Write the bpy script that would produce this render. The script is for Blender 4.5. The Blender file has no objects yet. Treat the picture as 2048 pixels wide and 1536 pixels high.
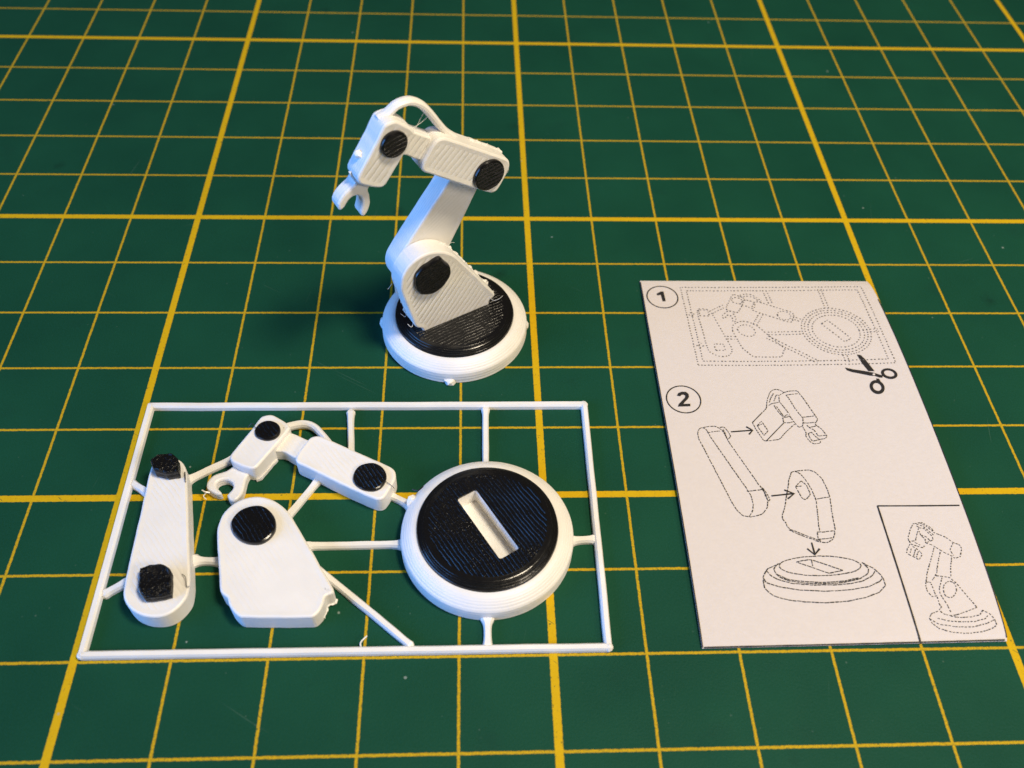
import bpy, bmesh, math, random
from mathutils import Matrix, Vector, noise

S = 0.01                      # every length below is written in centimetres; one mat square is 1 cm
sc = bpy.context.scene
C = sc.collection

# ------------------------------------------------------------------ camera, world, lamps, exposure
cam = bpy.data.cameras.new('camera'); camo = bpy.data.objects.new('camera', cam); C.objects.link(camo)
camo.matrix_world = Matrix(((0.9990, 0.0026, -0.0442, 4.1375*S), (-0.0300, 0.7754, -0.6308, -5.9074*S),
                            (0.0326, 0.6315, 0.7747, 9.3582*S), (0, 0, 0, 1)))
cam.sensor_width = 36; cam.lens = 36*1836.34/2048; cam.clip_start = 0.005; cam.clip_end = 20
cam.dof.use_dof = True; cam.dof.focus_distance = 11.3*S; cam.dof.aperture_fstop = 36
sc.camera = camo

world = bpy.data.worlds.new('World'); sc.world = world; world.use_nodes = True
world.node_tree.nodes['Background'].inputs[0].default_value = (1.0, 0.86, 0.72, 1)
world.node_tree.nodes['Background'].inputs[1].default_value = 0.07

def lamp(name, shape, size, size_y, power, colour, direction, dist, target=(4.2, 1.0, 0)):
    l = bpy.data.lights.new(name, 'AREA'); l.shape = shape; l.size = size; l.size_y = size_y
    l.energy = power; l.color = colour
    o = bpy.data.objects.new(name, l); C.objects.link(o)
    d = Vector(direction).normalized(); t = Vector(target)*S
    o.location = t + d*dist; o.rotation_euler = d.to_track_quat('Z', 'Y').to_euler()
    return o
lamp('desk_lamp', 'DISK', 0.080, 0.080, 1.37, (1.0, 0.86, 0.64), (0.36, -0.10, 0.91), 0.38, (4.0, 0.2, 0))
lamp('room_lamp', 'DISK', 0.11, 0.11, 0.60, (1.0, 0.84, 0.65), (0.66, -0.48, 0.60), 0.40, (4.2, -2.0, 0))
lamp('window_light', 'RECTANGLE', 0.55, 0.45, 7.2, (0.12, 0.38, 1.0), (-0.85, -0.32, 0.27), 0.70)

vs = sc.view_settings
vs.view_transform = 'Standard'; vs.look = 'None'; vs.gamma = 1; vs.use_curve_mapping = False; vs.exposure = 0.04
sc.cycles.use_denoising = True

# ------------------------------------------------------------------ material helpers
def new_mat(name):
    m = bpy.data.materials.new(name); m.use_nodes = True
    nt = m.node_tree; return m, nt, nt.nodes['Principled BSDF']
class N:
    """small helper that writes node maths"""
    def __init__(s, nt): s.nt = nt
    def node(s, t, **k):
        n = s.nt.nodes.new(t)
        for a, b in k.items(): setattr(n, a, b)
        return n
    def put(s, sock, v):
        if hasattr(v, 'is_linked'): s.nt.links.new(v, sock)
        else: sock.default_value = v
    def m(s, op, a, b=0.0, c=0.0, clamp=False):
        n = s.node('ShaderNodeMath', operation=op, use_clamp=clamp)
        s.put(n.inputs[0], a); s.put(n.inputs[1], b); s.put(n.inputs[2], c); return n.outputs[0]
    def mix(s, f, a, b):
        n = s.node('ShaderNodeMix', data_type='RGBA'); s.put(n.inputs[0], f)
        s.put(n.inputs[6], a); s.put(n.inputs[7], b); return n.outputs[2]
    def noise(s, vec, scale, detail=2.0, rough=0.5):
        n = s.node('ShaderNodeTexNoise'); s.put(n.inputs['Vector'], vec); s.put(n.inputs['Scale'], scale)
        n.inputs['Detail'].default_value = detail; n.inputs['Roughness'].default_value = rough; return n.outputs[0]
    def step(s, v, a, b):
        n = s.node('ShaderNodeMapRange'); s.put(n.inputs[0], v); s.put(n.inputs[1], a); s.put(n.inputs[2], b)
        n.clamp = True; return n.outputs[0]
    def cm(s, rot=0.0, scale=(1, 1, 1), loc=(0, 0, 0)):
        t = s.node('ShaderNodeTexCoord')
        v = s.node('ShaderNodeVectorMath', operation='SCALE'); s.put(v.inputs[0], t.outputs['Object']); v.inputs['Scale'].default_value = 100.0
        mp = s.node('ShaderNodeMapping', vector_type='TEXTURE'); s.put(mp.inputs[0], v.outputs[0])
        mp.inputs['Rotation'].default_value = (0, 0, rot); mp.inputs['Location'].default_value = loc
        mp.inputs['Scale'].default_value = scale
        return mp.outputs[0]
    def bump(s, h, dist, strength=1.0, normal=None):
        n = s.node('ShaderNodeBump'); s.put(n.inputs['Height'], h); n.inputs['Distance'].default_value = dist*S
        n.inputs['Strength'].default_value = strength
        if normal: s.put(n.inputs['Normal'], normal)
        return n.outputs[0]

def mat_cutting():
    m, nt, b = new_mat('cutting_mat_print'); n = N(nt)
    v = n.cm()
    sep = n.node('ShaderNodeSeparateXYZ'); n.put(sep.inputs[0], v)
    wob = n.m('MULTIPLY', n.m('SUBTRACT', n.noise(v, 26, 2), 0.5), 0.014)
    line = None
    for ax in (0, 1):
        c = sep.outputs[ax]
        d1 = n.m('PINGPONG', c, 0.5)                      # distance to the nearest centimetre
        d5 = n.m('PINGPONG', c, 2.5)                      # distance to the nearest fifth centimetre
        a = n.m('SUBTRACT', 1.0, n.step(n.m('ADD', d1, wob), 0.0115, 0.0185))
        e = n.m('SUBTRACT', 1.0, n.step(n.m('ADD', d5, wob), 0.040, 0.047))
        a = n.m('MULTIPLY', a, n.m('MULTIPLY_ADD', n.step(n.noise(v, 55, 3, 0.7), 0.38, 0.58), 0.38, 0.60))   # thin lines are printed sparsely
        q = n.m('MAXIMUM', a, e)
        line = q if line is None else n.m('MAXIMUM', line, q)
    nick = n.step(n.noise(v, 19, 5, 0.75), 0.61, 0.66)       # ink rubbed or cut away
    nick2 = n.step(n.noise(n.cm(0.9, (0.06, 1, 1)), 3.0, 3, 0.6), 0.69, 0.71)
    line = n.m('MULTIPLY', line, n.m('SUBTRACT', 1.0, n.m('MULTIPLY', n.m('MAXIMUM', nick, nick2), 0.85)))
    big = n.noise(v, 0.55, 3, 0.55)
    green = n.mix(n.step(big, 0.3, 0.7), (0.0050, 0.049, 0.027, 1), (0.0074, 0.064, 0.034, 1))
    scuff = n.step(n.noise(v, 1.3, 4, 0.65), 0.60, 0.78)
    green = n.mix(n.m('MULTIPLY', scuff, 0.35), green, (0.006, 0.036, 0.024, 1))
    fine = n.step(n.noise(v, 45, 3, 0.6), 0.35, 0.75)
    green = n.mix(n.m('MULTIPLY', fine, 0.28), green, (0.014, 0.075, 0.047, 1))
    yellow = n.mix(n.noise(v, 9, 4, 0.7), (0.63, 0.405, 0.010, 1), (0.53, 0.325, 0.006, 1))
    col = n.mix(line, green, yellow)
    # dust specks and short pale scratches
    vo = n.node('ShaderNodeTexVoronoi'); n.put(vo.inputs['Vector'], v); vo.inputs['Scale'].default_value = 2.6
    rnd = n.node('ShaderNodeSeparateColor'); n.put(rnd.inputs[0], vo.outputs['Color'])
    rad = n.m('MULTIPLY', n.m('POWER', rnd.outputs[0], 6.0), 0.055)
    speck = n.m('SUBTRACT', 1.0, n.step(n.m('ADD', vo.outputs['Distance'], n.m('MULTIPLY', n.noise(v, 30), 0.02)), rad, n.m('ADD', rad, 0.02)))
    speck = n.m('MULTIPLY', speck, n.step(rnd.outputs[0], 0.5, 0.9))
    col = n.mix(n.m('MULTIPLY', speck, 0.6), col, (0.30, 0.36, 0.33, 1))
    vo2 = n.node('ShaderNodeTexVoronoi'); n.put(vo2.inputs['Vector'], v); vo2.inputs['Scale'].default_value = 7.5
    r2 = n.node('ShaderNodeSeparateColor'); n.put(r2.inputs[0], vo2.outputs['Color'])
    sp2 = n.m('SUBTRACT', 1.0, n.step(vo2.outputs['Distance'], n.m('MULTIPLY', n.m('POWER', r2.outputs[1], 5.0), 0.05), n.m('MULTIPLY_ADD', r2.outputs[1], 0.06, 0.05)))
    sp2 = n.m('MULTIPLY', sp2, n.step(r2.outputs[0], 0.55, 0.95))
    col = n.mix(n.m('MULTIPLY', sp2, 0.22), col, (0.20, 0.26, 0.22, 1))
    vo3 = n.node('ShaderNodeTexVoronoi'); n.put(vo3.inputs['Vector'], n.cm(0.4, (1, 1, 1), (13, 5, 0))); vo3.inputs['Scale'].default_value = 1.1
    r3 = n.node('ShaderNodeSeparateColor'); n.put(r3.inputs[0], vo3.outputs['Color'])
    sm = n.m('SUBTRACT', 1.0, n.step(n.m('ADD', vo3.outputs['Distance'], n.m('MULTIPLY', n.noise(v, 7, 4, 0.7), 0.30)), 0.16, 0.30))
    col = n.mix(n.m('MULTIPLY', n.m('MULTIPLY', sm, n.step(r3.outputs[0], 0.6, 0.9)), 0.5), col, (0.004, 0.022, 0.014, 1))
    scr = None
    for rot, off in ((0.35, 0), (-0.55, 40), (1.35, 90)):
        s1 = n.step(n.noise(n.cm(rot, (2.2, 0.035, 1), (off, off, 0)), 1.0, 2, 0.5), 0.735, 0.76)
        gate = n.step(n.noise(n.cm(rot, (1, 1, 1), (off*2+7, 3, 0)), 0.7, 2), 0.56, 0.66)
        q = n.m('MULTIPLY', s1, gate); scr = q if scr is None else n.m('MAXIMUM', scr, q)
    col = n.mix(n.m('MULTIPLY', scr, 0.35), col, (0.10, 0.17, 0.13, 1))
    n.put(b.inputs['Base Color'], col)
    n.put(b.inputs['Roughness'], n.m('ADD', 0.50, n.m('MULTIPLY', n.noise(v, 3, 4), 0.16)))
    b.inputs['Specular IOR Level'].default_value = 0.07
    g = n.m('ADD', n.noise(v, 38, 3, 0.65), n.m('MULTIPLY', line, 0.35))
    n.put(b.inputs['Normal'], n.bump(g, 0.010, 0.55))
    return m

def mat_plastic(name, colour, rough, angle=None, period=0.07, height=0.010, spec=0.5, grit=0.0, sss=0.0, wander=0.045, floor=0.12):
    """filament plastic; angle = direction of the filling lines on a top face (None: only slight unevenness)"""
    m, nt, b = new_mat(name); n = N(nt)
    v = n.cm()
    tone = n.noise(v, 2.2, 3)
    dark = tuple(c*0.93 for c in colour[:3]) + (1,)
    n.put(b.inputs['Base Color'], n.mix(n.step(tone, 0.35, 0.7), colour, dark))
    n.put(b.inputs['Roughness'], n.m('ADD', rough, n.m('MULTIPLY', n.noise(v, 9, 3), 0.14)))
    b.inputs['Specular IOR Level'].default_value = spec
    if sss:
        b.inputs['Subsurface Weight'].default_value = sss
        b.inputs['Subsurface Radius'].default_value = (1.0, 0.85, 0.7)
        b.inputs['Subsurface Scale'].default_value = 0.06*S
    h = n.m('MULTIPLY', n.noise(v, 14, 3, 0.6), 0.5)
    if angle is not None:
        r = n.cm(angle)
        sp = n.node('ShaderNodeSeparateXYZ'); n.put(sp.inputs[0], r)
        wob = n.m('MULTIPLY', n.noise(r, 3.0, 3), wander)
        ph = n.m('MULTIPLY', n.m('ADD', sp.outputs[1], wob), 2*math.pi/period)
        wave = n.m('POWER', n.m('ABSOLUTE', n.m('SINE', n.m('MULTIPLY', ph, 0.5))), 0.6)
        amp = n.step(n.noise(n.cm(angle, (1.6, 1, 1)), 1.9, 3), 0.34, 0.66)
        h = n.m('ADD', h, n.m('MULTIPLY', wave, n.m('MULTIPLY_ADD', amp, 1.3, floor)))
    if grit:
        g = n.m('MULTIPLY', n.noise(v, 34, 2, 0.7), grit)
        if angle is not None: g = n.m('MULTIPLY', g, n.m('MULTIPLY_ADD', amp, -0.75, 1.0))
        h = n.m('ADD', h, g)
    n.put(b.inputs['Normal'], n.bump(h, height, 1.0))
    return m

def mat_plain(name, colour, rough, spec=0.4, grain=0.0, gscale=40):
    m, nt, b = new_mat(name); n = N(nt); v = n.cm()
    n.put(b.inputs['Base Color'], n.mix(n.noise(v, gscale*0.4, 3), colour, tuple(c*0.93 for c in colour[:3]) + (1,)))
    b.inputs['Roughness'].default_value = rough; b.inputs['Specular IOR Level'].default_value = spec
    if grain: n.put(b.inputs['Normal'], n.bump(n.noise(v, gscale, 3), grain))
    return m

WHITE = (0.82, 0.80, 0.76, 1); BLACK = (0.005, 0.005, 0.0055, 1)
M_mat = mat_cutting()
M_side = mat_plastic('white_plastic_wall', WHITE, 0.36, None, height=0.006, sss=0.12)
M_top_kit = mat_plastic('white_plastic_top_fine_lines', WHITE, 0.38, math.radians(-52), 0.055, 0.0024, sss=0.12)
M_top_arm = mat_plastic('white_plastic_face_coarse_lines', WHITE, 0.36, math.radians(52), 0.072, 0.0058, sss=0.12)
M_top_link = mat_plastic('white_plastic_face_fine_lines', WHITE, 0.36, math.radians(75), 0.05, 0.0025, sss=0.12)
M_runner = mat_plastic('white_plastic_runner', WHITE, 0.30, None, height=0.005, sss=0.10)
M_blk = mat_plastic('black_plastic_wall', BLACK, 0.13, None, height=0.004, spec=0.45)
M_blk_top = mat_plastic('black_plastic_top_lines', BLACK, 0.15, math.radians(-56), 0.048, 0.010, grit=0.9, spec=0.28, wander=0.07, floor=0.25)
M_blk_arm = mat_plastic('black_plastic_disc_lines', BLACK, 0.20, math.radians(20), 0.05, 0.007, grit=1.2, spec=0.35)
M_blk_rough = mat_plastic('black_plastic_lumpy', BLACK, 0.20, None, height=0.012, grit=1.2, spec=0.22)
M_paper = mat_plain('paper', (0.65, 0.59, 0.545, 1), 0.8, 0.25, 0.004, 30)
M_ink = mat_plain('black_ink', (0.018, 0.016, 0.016, 1), 0.6, 0.3)
M_ink_soft = mat_plain('grey_dotted_ink', (0.11, 0.10, 0.095, 1), 0.7, 0.3)
M_ink_fine = mat_plain('dark_fine_ink', (0.035, 0.032, 0.031, 1), 0.7, 0.3)
M_hair = mat_plain('thin_plastic_thread', (0.80, 0.80, 0.78, 1), 0.3, 0.5)
M_hair_blk = mat_plain('thin_black_thread', (0.02, 0.02, 0.02, 1), 0.35, 0.5)

# ------------------------------------------------------------------ geometry helpers
def tag(o, label=None, cat=None, group=None, kind=None):
    if label: o['label'] = label
    if cat: o['category'] = cat
    if group: o['group'] = group
    if kind: o['kind'] = kind
    return o
def empty(name, loc=(0, 0, 0)):
    o = bpy.data.objects.new(name, None); o.empty_display_size = 0.01; C.objects.link(o); o.location = Vector(loc)*S
    return o
def make(name, bm, mats, parent=None, flat=()):
    """link a bmesh (written in cm) as one object; faces with a material index in `flat` stay flat shaded"""
    bmesh.ops.recalc_face_normals(bm, faces=bm.faces[:])
    for f in bm.faces: f.smooth = f.material_index not in flat and not f.tag
    bmesh.ops.scale(bm, vec=(S, S, S), verts=bm.verts[:])
    me = bpy.data.meshes.new(name); bm.to_mesh(me); bm.free()
    for m in (mats if isinstance(mats, (list, tuple)) else [mats]): me.materials.append(m)
    o = bpy.data.objects.new(name, me); C.objects.link(o)
    if parent: o.parent = parent
    return o
def chaikin(p, k=2):
    for _ in range(k):
        q = []
        for i in range(len(p)):
            a, b = p[i], p[(i+1) % len(p)]
            q += [(a[0]*.75+b[0]*.25, a[1]*.75+b[1]*.25), (a[0]*.25+b[0]*.75, a[1]*.25+b[1]*.75)]
        p = q
    return p
def area(p): return sum(p[i][0]*p[(i+1) % len(p)][1]-p[(i+1) % len(p)][0]*p[i][1] for i in range(len(p)))/2
def resample(p, d, closed=True):
    q = p + [p[0]] if closed else p
    L = [0]
    for a, b in zip(q, q[1:]): L.append(L[-1]+math.hypot(b[0]-a[0], b[1]-a[1]))
    n = max(6 if closed else 2, int(round(L[-1]/d))); out = []; j = 0
    for i in range(n if closed else n+1):
        t = L[-1]*i/n
        while j < len(L)-2 and L[j+1] < t: j += 1
        f = (t-L[j])/max(1e-9, L[j+1]-L[j])
        out.append((q[j][0]+(q[j+1][0]-q[j][0])*f, q[j][1]+(q[j+1][1]-q[j][1])*f))
    return out
def normals(p):
    r = []
    for i in range(len(p)):
        a, b = p[i-1], p[(i+1) % len(p)]; dx, dy = b[0]-a[0], b[1]-a[1]; l = math.hypot(dx, dy) or 1
        r.append((dy/l, -dx/l))
    return r
def outline(p, smooth=2, d=0.028, jit=0.003, seed=0, freq=9):
    p = [tuple(q) for q in p]
    if area(p) < 0: p = p[::-1]
    p = resample(chaikin(p, smooth) if smooth else p, d)
    nn = normals(p)
    return [(x+nx*jit*noise.noise((x*freq, y*freq, seed)), y+ny*jit*noise.noise((x*freq, y*freq, seed)))
            for (x, y), (nx, ny) in zip(p, nn)]
def cap_fill(bm, loop, mat):
    from mathutils.geometry import delaunay_2d_cdt
    n_ = len(loop)
    co, _, fs, vmap, _, _ = delaunay_2d_cdt([Vector((v.co.x, v.co.y)) for v in loop], [(i, (i+1) % n_) for i in range(n_)], [list(range(n_))], 1, 1e-7)
    for t in fs:
        ids = [vmap[i][0] for i in t if vmap[i]]
        if len(set(ids)) == 3:
            try: f = bm.faces.new([loop[i] for i in ids]); f.material_index = mat; f.tag = True
            except ValueError: pass
def loft(bm, p, rings, mat_side=0, mat_top=0, inner=None, seed=0):
    """rings: (inward offset, z). Caps bottom and top; inner: width of the perimeter band on the top face"""
    nn = normals(p); R = []
    for k, (o, z) in enumerate(rings):
        R.append([bm.verts.new((x-nx*o, y-ny*o, z+0.0025*noise.noise((x*7, y*7, seed+k*.3)) if 0 < k else z)) for (x, y), (nx, ny) in zip(p, nn)])
    m = len(p)
    for a, b in zip(R, R[1:]):
        for i in range(m):
            f = bm.faces.new((a[i], a[(i+1) % m], b[(i+1) % m], b[i])); f.material_index = mat_side
    cap_fill(bm, R[0], mat_side)
    if inner:
        o, z = rings[-1]
        r = [bm.verts.new((x-nx*(o+inner), y-ny*(o+inner), z-0.004)) for (x, y), (nx, ny) in zip(p, nn)]
        for i in range(m):
            f = bm.faces.new((R[-1][i], R[-1][(i+1) % m], r[(i+1) % m], r[i])); f.material_index = mat_side
        top = r
    else: top = R[-1]
    cap_fill(bm, top, mat_top)
    return R
def layered(h, bev=0.026, foot=0.008, step=0.034, amp=0.0022, z0=0.0):
    r = [(foot, z0), (0, z0+0.012)]; z = z0+0.03; k = 0
    while z < h-bev-0.01:
        r.append((amp if k % 2 else 0, z)); z += step/2; k += 1
    r += [(0, h-bev), (bev*.28, h-bev*.33), (bev*.95, h)]
    return r
def slab(name, pts, h, mats, parent, bev=0.026, inner=None, smooth=2, jit=0.003, seed=0, z0=0.0, d=0.028):
    bm = bmesh.new()
    loft(bm, outline(pts, smooth, d, jit, seed), layered(h, bev, z0=z0), 0, 1 if isinstance(mats, (list, tuple)) and len(mats) > 1 else 0, inner, seed)
    return make(name, bm, mats, parent)
def tube(bm, pts, r, sides=6, cap=True, rz=None):
    """round tube through 3D points; r may be a list"""
    pts = [Vector(p) for p in pts]; rings = []
    up = Vector((0, 0, 1))
    for i, p in enumerate(pts):
        t = (pts[min(i+1, len(pts)-1)]-pts[max(i-1, 0)]).normalized()
        a = t.cross(up); a = a.normalized() if a.length > 1e-4 else Vector((1, 0, 0)); b = a.cross(t)
        rr = r[i] if isinstance(r, (list, tuple)) else r; rb = rr if rz is None else rz
        rings.append([bm.verts.new(p+a*rr*math.cos(2*math.pi*k/sides)+b*rb*math.sin(2*math.pi*k/sides)) for k in range(sides)])
    for A, B in zip(rings, rings[1:]):
        for k in range(sides): bm.faces.new((A[k], A[(k+1) % sides], B[(k+1) % sides], B[k]))
    if cap: bm.faces.new(rings[0][::-1]); bm.faces.new(rings[-1])
def blob(bm, c, r, seed=0, squash=(1, 1, 1), rough=0.35, sub=2):
    g = bmesh.ops.create_icosphere(bm, subdivisions=sub, radius=1.0)
    for v in g['verts']:
        d = v.co.copy(); k = 1+rough*noise.noise(d*1.7+Vector((seed*3.1, seed, 0)))
        v.co = Vector((c[0]+d.x*r*k*squash[0], c[1]+d.y*r*k*squash[1], c[2]+d.z*r*k*squash[2]))
def catmull(p, n=6):
    p = [Vector(q) for q in p]; o = []
    for i in range(len(p)-1):
        a, b, c, d = p[max(i-1, 0)], p[i], p[i+1], p[min(i+2, len(p)-1)]
        for k in range(n):
            t = k/n; o.append(.5*((2*b)+(c-a)*t+(2*a-5*b+4*c-d)*t*t+(3*b-a-3*c+d)*t**3))
    o.append(p[-1]); return o
def thread(name, pts, r, mat, parent):
    bm = bmesh.new(); tube(bm, catmull(pts, 5), r, 5); return make(name, bm, mat, parent)
def mean(p): return (sum(q[0] for q in p)/len(p), sum(q[1] for q in p)/len(p))

# ------------------------------------------------------------------ measured outlines (cm, lying flat in the kit card)
K = {"bracket": [[1.2873, -0.5878], [1.2909, -0.5075], [1.3168, -0.3859], [1.3866, -0.2766], [1.4912, -0.1942], [1.6161, -0.1603], [1.7347, -0.1614], [1.8462, -0.1976], [1.9491, -0.2613], [2.0294, -0.3382], [2.099, -0.428], [2.1857, -0.5709], [2.2848, -0.7313], [2.3948, -0.9018], [2.5188, -1.1194], [2.6105, -1.2574], [2.6614, -1.35], [2.6504, -1.3863], [2.5862, -1.4097], [2.5671, -1.4396], [2.5663, -1.4876], [2.5466, -1.5647], [2.4992, -1.6348], [2.4531, -1.661], [1.7271, -1.6503], [1.6625, -1.6166], [1.5915, -1.545], [1.5579, -1.4852], [1.5406, -1.4192], [1.4841, -1.3883], [1.4485, -1.3395], [1.4347, -1.2906], [1.3773, -1.0168], [1.3166, -0.7594]],
     "bracket_disc": [[1.4378, -0.5453], [1.4491, -0.4581], [1.5059, -0.3772], [1.5909, -0.3232], [1.6814, -0.3034], [1.7771, -0.3182], [1.8548, -0.3738], [1.9106, -0.4425], [1.9453, -0.5306], [1.9484, -0.6241], [1.9116, -0.7095], [1.8415, -0.7806], [1.7538, -0.803], [1.6613, -0.7915], [1.5623, -0.7383], [1.487, -0.6587]],
     "link": [[0.3775, 0.2015], [0.3804, 0.0301], [0.401, -0.5893], [0.4076, -0.93], [0.4209, -1.2568], [0.4355, -1.378], [0.4937, -1.4831], [0.5949, -1.5729], [0.7272, -1.6259], [0.863, -1.6351], [0.9766, -1.6004], [1.0565, -1.5281], [1.1164, -1.4174], [1.1236, -1.2968], [1.1046, -1.1739], [1.0156, -0.7767], [0.9086, -0.2733], [0.8241, 0.1161], [0.791, 0.2347], [0.7395, 0.3217], [0.6688, 0.3742], [0.5428, 0.3975], [0.4413, 0.3759], [0.387, 0.3115]],
     "peg_low": [[0.5821, -1.1189], [0.6795, -1.0938], [0.7717, -1.0748], [0.8568, -1.0867], [0.9395, -1.1697], [0.9803, -1.4274], [0.8919, -1.4558], [0.7156, -1.4785], [0.6252, -1.3553]],
     "peg_high": [[0.4082, 0.2615], [0.4799, 0.3307], [0.6259, 0.3481], [0.7267, 0.2774], [0.7679, 0.0903], [0.6315, 0.0646], [0.4901, 0.1069], [0.45, 0.1703]],
     "forearm": [[2.0455, 0.3745], [2.0585, 0.4426], [2.1663, 0.6499], [2.2183, 0.6934], [2.2865, 0.704], [2.3787, 0.6642], [2.7472, 0.4683], [3.0314, 0.3218], [3.1978, 0.2275], [3.2399, 0.178], [3.2513, 0.0967], [3.2218, 0.0019], [3.1401, -0.1701], [3.1061, -0.2081], [3.0526, -0.2189], [2.9907, -0.1928], [2.7526, -0.0735], [2.4332, 0.1036], [2.1727, 0.2535], [2.0814, 0.299], [2.0499, 0.3368]],
     "forearm_disc": [[2.7486, 0.0745], [2.768, 0.1699], [2.818, 0.2392], [2.9018, 0.2729], [2.988, 0.2752], [3.0707, 0.2343], [3.128, 0.1596], [3.1476, 0.0711], [3.1278, -0.0088], [3.0774, -0.0805], [3.0011, -0.1157], [2.9164, -0.112], [2.8284, -0.0639], [2.7689, 0.0016]],
     "head": [[1.6383, 1.027], [1.5645, 1.0063], [1.5283, 0.9468], [1.4577, 0.7799], [1.2833, 0.4558], [1.2685, 0.3954], [1.2856, 0.3501], [1.3247, 0.3123], [1.4893, 0.2366], [1.5648, 0.2212], [1.6166, 0.243], [1.6499, 0.3098], [1.7703, 0.5134], [1.8714, 0.6987], [1.9336, 0.8087], [1.9176, 0.8565], [1.871, 0.9047], [1.7317, 0.9973], [1.6837, 1.0219]],
     "head_disc": [[1.5145, 0.7423], [1.5231, 0.8132], [1.5708, 0.8765], [1.6487, 0.908], [1.7258, 0.8996], [1.7891, 0.8514], [1.8235, 0.7798], [1.82, 0.7091], [1.778, 0.6469], [1.7014, 0.6133], [1.6184, 0.6278], [1.5435, 0.6718]],
     "neck": [[1.8108, 0.6785], [1.8837, 0.8042], [1.9478, 0.8006], [2.1105, 0.7111], [2.2039, 0.6681], [2.1221, 0.3835], [2.0037, 0.4376], [1.8808, 0.5227], [1.8119, 0.5232], [1.741, 0.5391], [1.7223, 0.5856]],
     "cable": [[1.7433, 0.9036], [1.8144, 0.9516], [1.8759, 0.9756], [1.9383, 0.9947], [2.0271, 1.0105], [2.1196, 0.9937], [2.2028, 0.9413], [2.2759, 0.857], [2.3493, 0.764], [2.4081, 0.6845]],
     "claw": [[1.3004, 0.4122], [1.2753, 0.3368], [1.2108, 0.2773], [1.0816, 0.2411], [1.0332, 0.1675], [1.0156, 0.0942], [1.0395, 0.0285], [1.1272, -0.0229], [1.197, -0.0423], [1.2218, -0.0238], [1.1943, 0.0097], [1.1463, 0.0493], [1.1268, 0.1064], [1.1579, 0.1532], [1.2285, 0.1702], [1.3039, 0.1431], [1.3342, 0.0914], [1.3345, 0.0287], [1.3016, -0.0231], [1.2811, -0.0603], [1.3321, -0.1295], [1.3873, -0.1358], [1.4345, -0.0905], [1.4636, -0.0043], [1.4678, 0.1122], [1.4714, 0.1859], [1.4983, 0.2526], [1.5379, 0.3197], [1.5166, 0.3802]],
     "runners": [[[0.0764, 0.204], [0.33, 0.0444]], [[0.1095, -1.2773], [0.3668, -1.1003]], [[0.7409, 0.2028], [1.2737, 0.5374]], [[1.0145, -0.8523], [1.3488, -0.8701]], [[1.9657, -0.3531], [2.3427, 0.2663]], [[2.6056, 1.2749], [2.6635, 0.5543]], [[4.3156, 1.3101], [4.3078, 0.2739]], [[3.121, 0.0146], [3.4319, -0.1697]], [[2.2514, -0.6844], [3.3652, -0.6718]], [[5.2468, -0.6525], [5.5984, -0.6289]], [[4.305, -1.5693], [4.2999, -1.9567]], [[2.2052, -0.7908], [3.5255, -1.9191]]],
     "arm_claw": [[1.2969, 0.3114], [1.2742, 0.2574], [1.2032, 0.2017], [1.1206, 0.1152], [1.0881, 0.0287], [1.1168, -0.0405], [1.1711, -0.0135], [1.2086, 0.0588], [1.2633, 0.1128], [1.3205, 0.1214], [1.3669, 0.0867], [1.3889, 0.0195], [1.3842, -0.0624], [1.3698, -0.1566], [1.405, -0.1944], [1.4454, -0.1627], [1.4913, -0.0484], [1.4791, 0.0652], [1.4458, 0.1552], [1.4714, 0.1961], [1.4808, 0.2674]],
     "arm_cable": [[1.5667, 0.9656], [1.671, 1.0121], [1.7737, 1.089], [1.8799, 1.114], [1.9654, 1.1024], [2.0745, 1.0407], [2.1916, 0.9149], [2.3078, 0.7673], [2.4107, 0.6507], [2.526, 0.5621]]}
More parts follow.
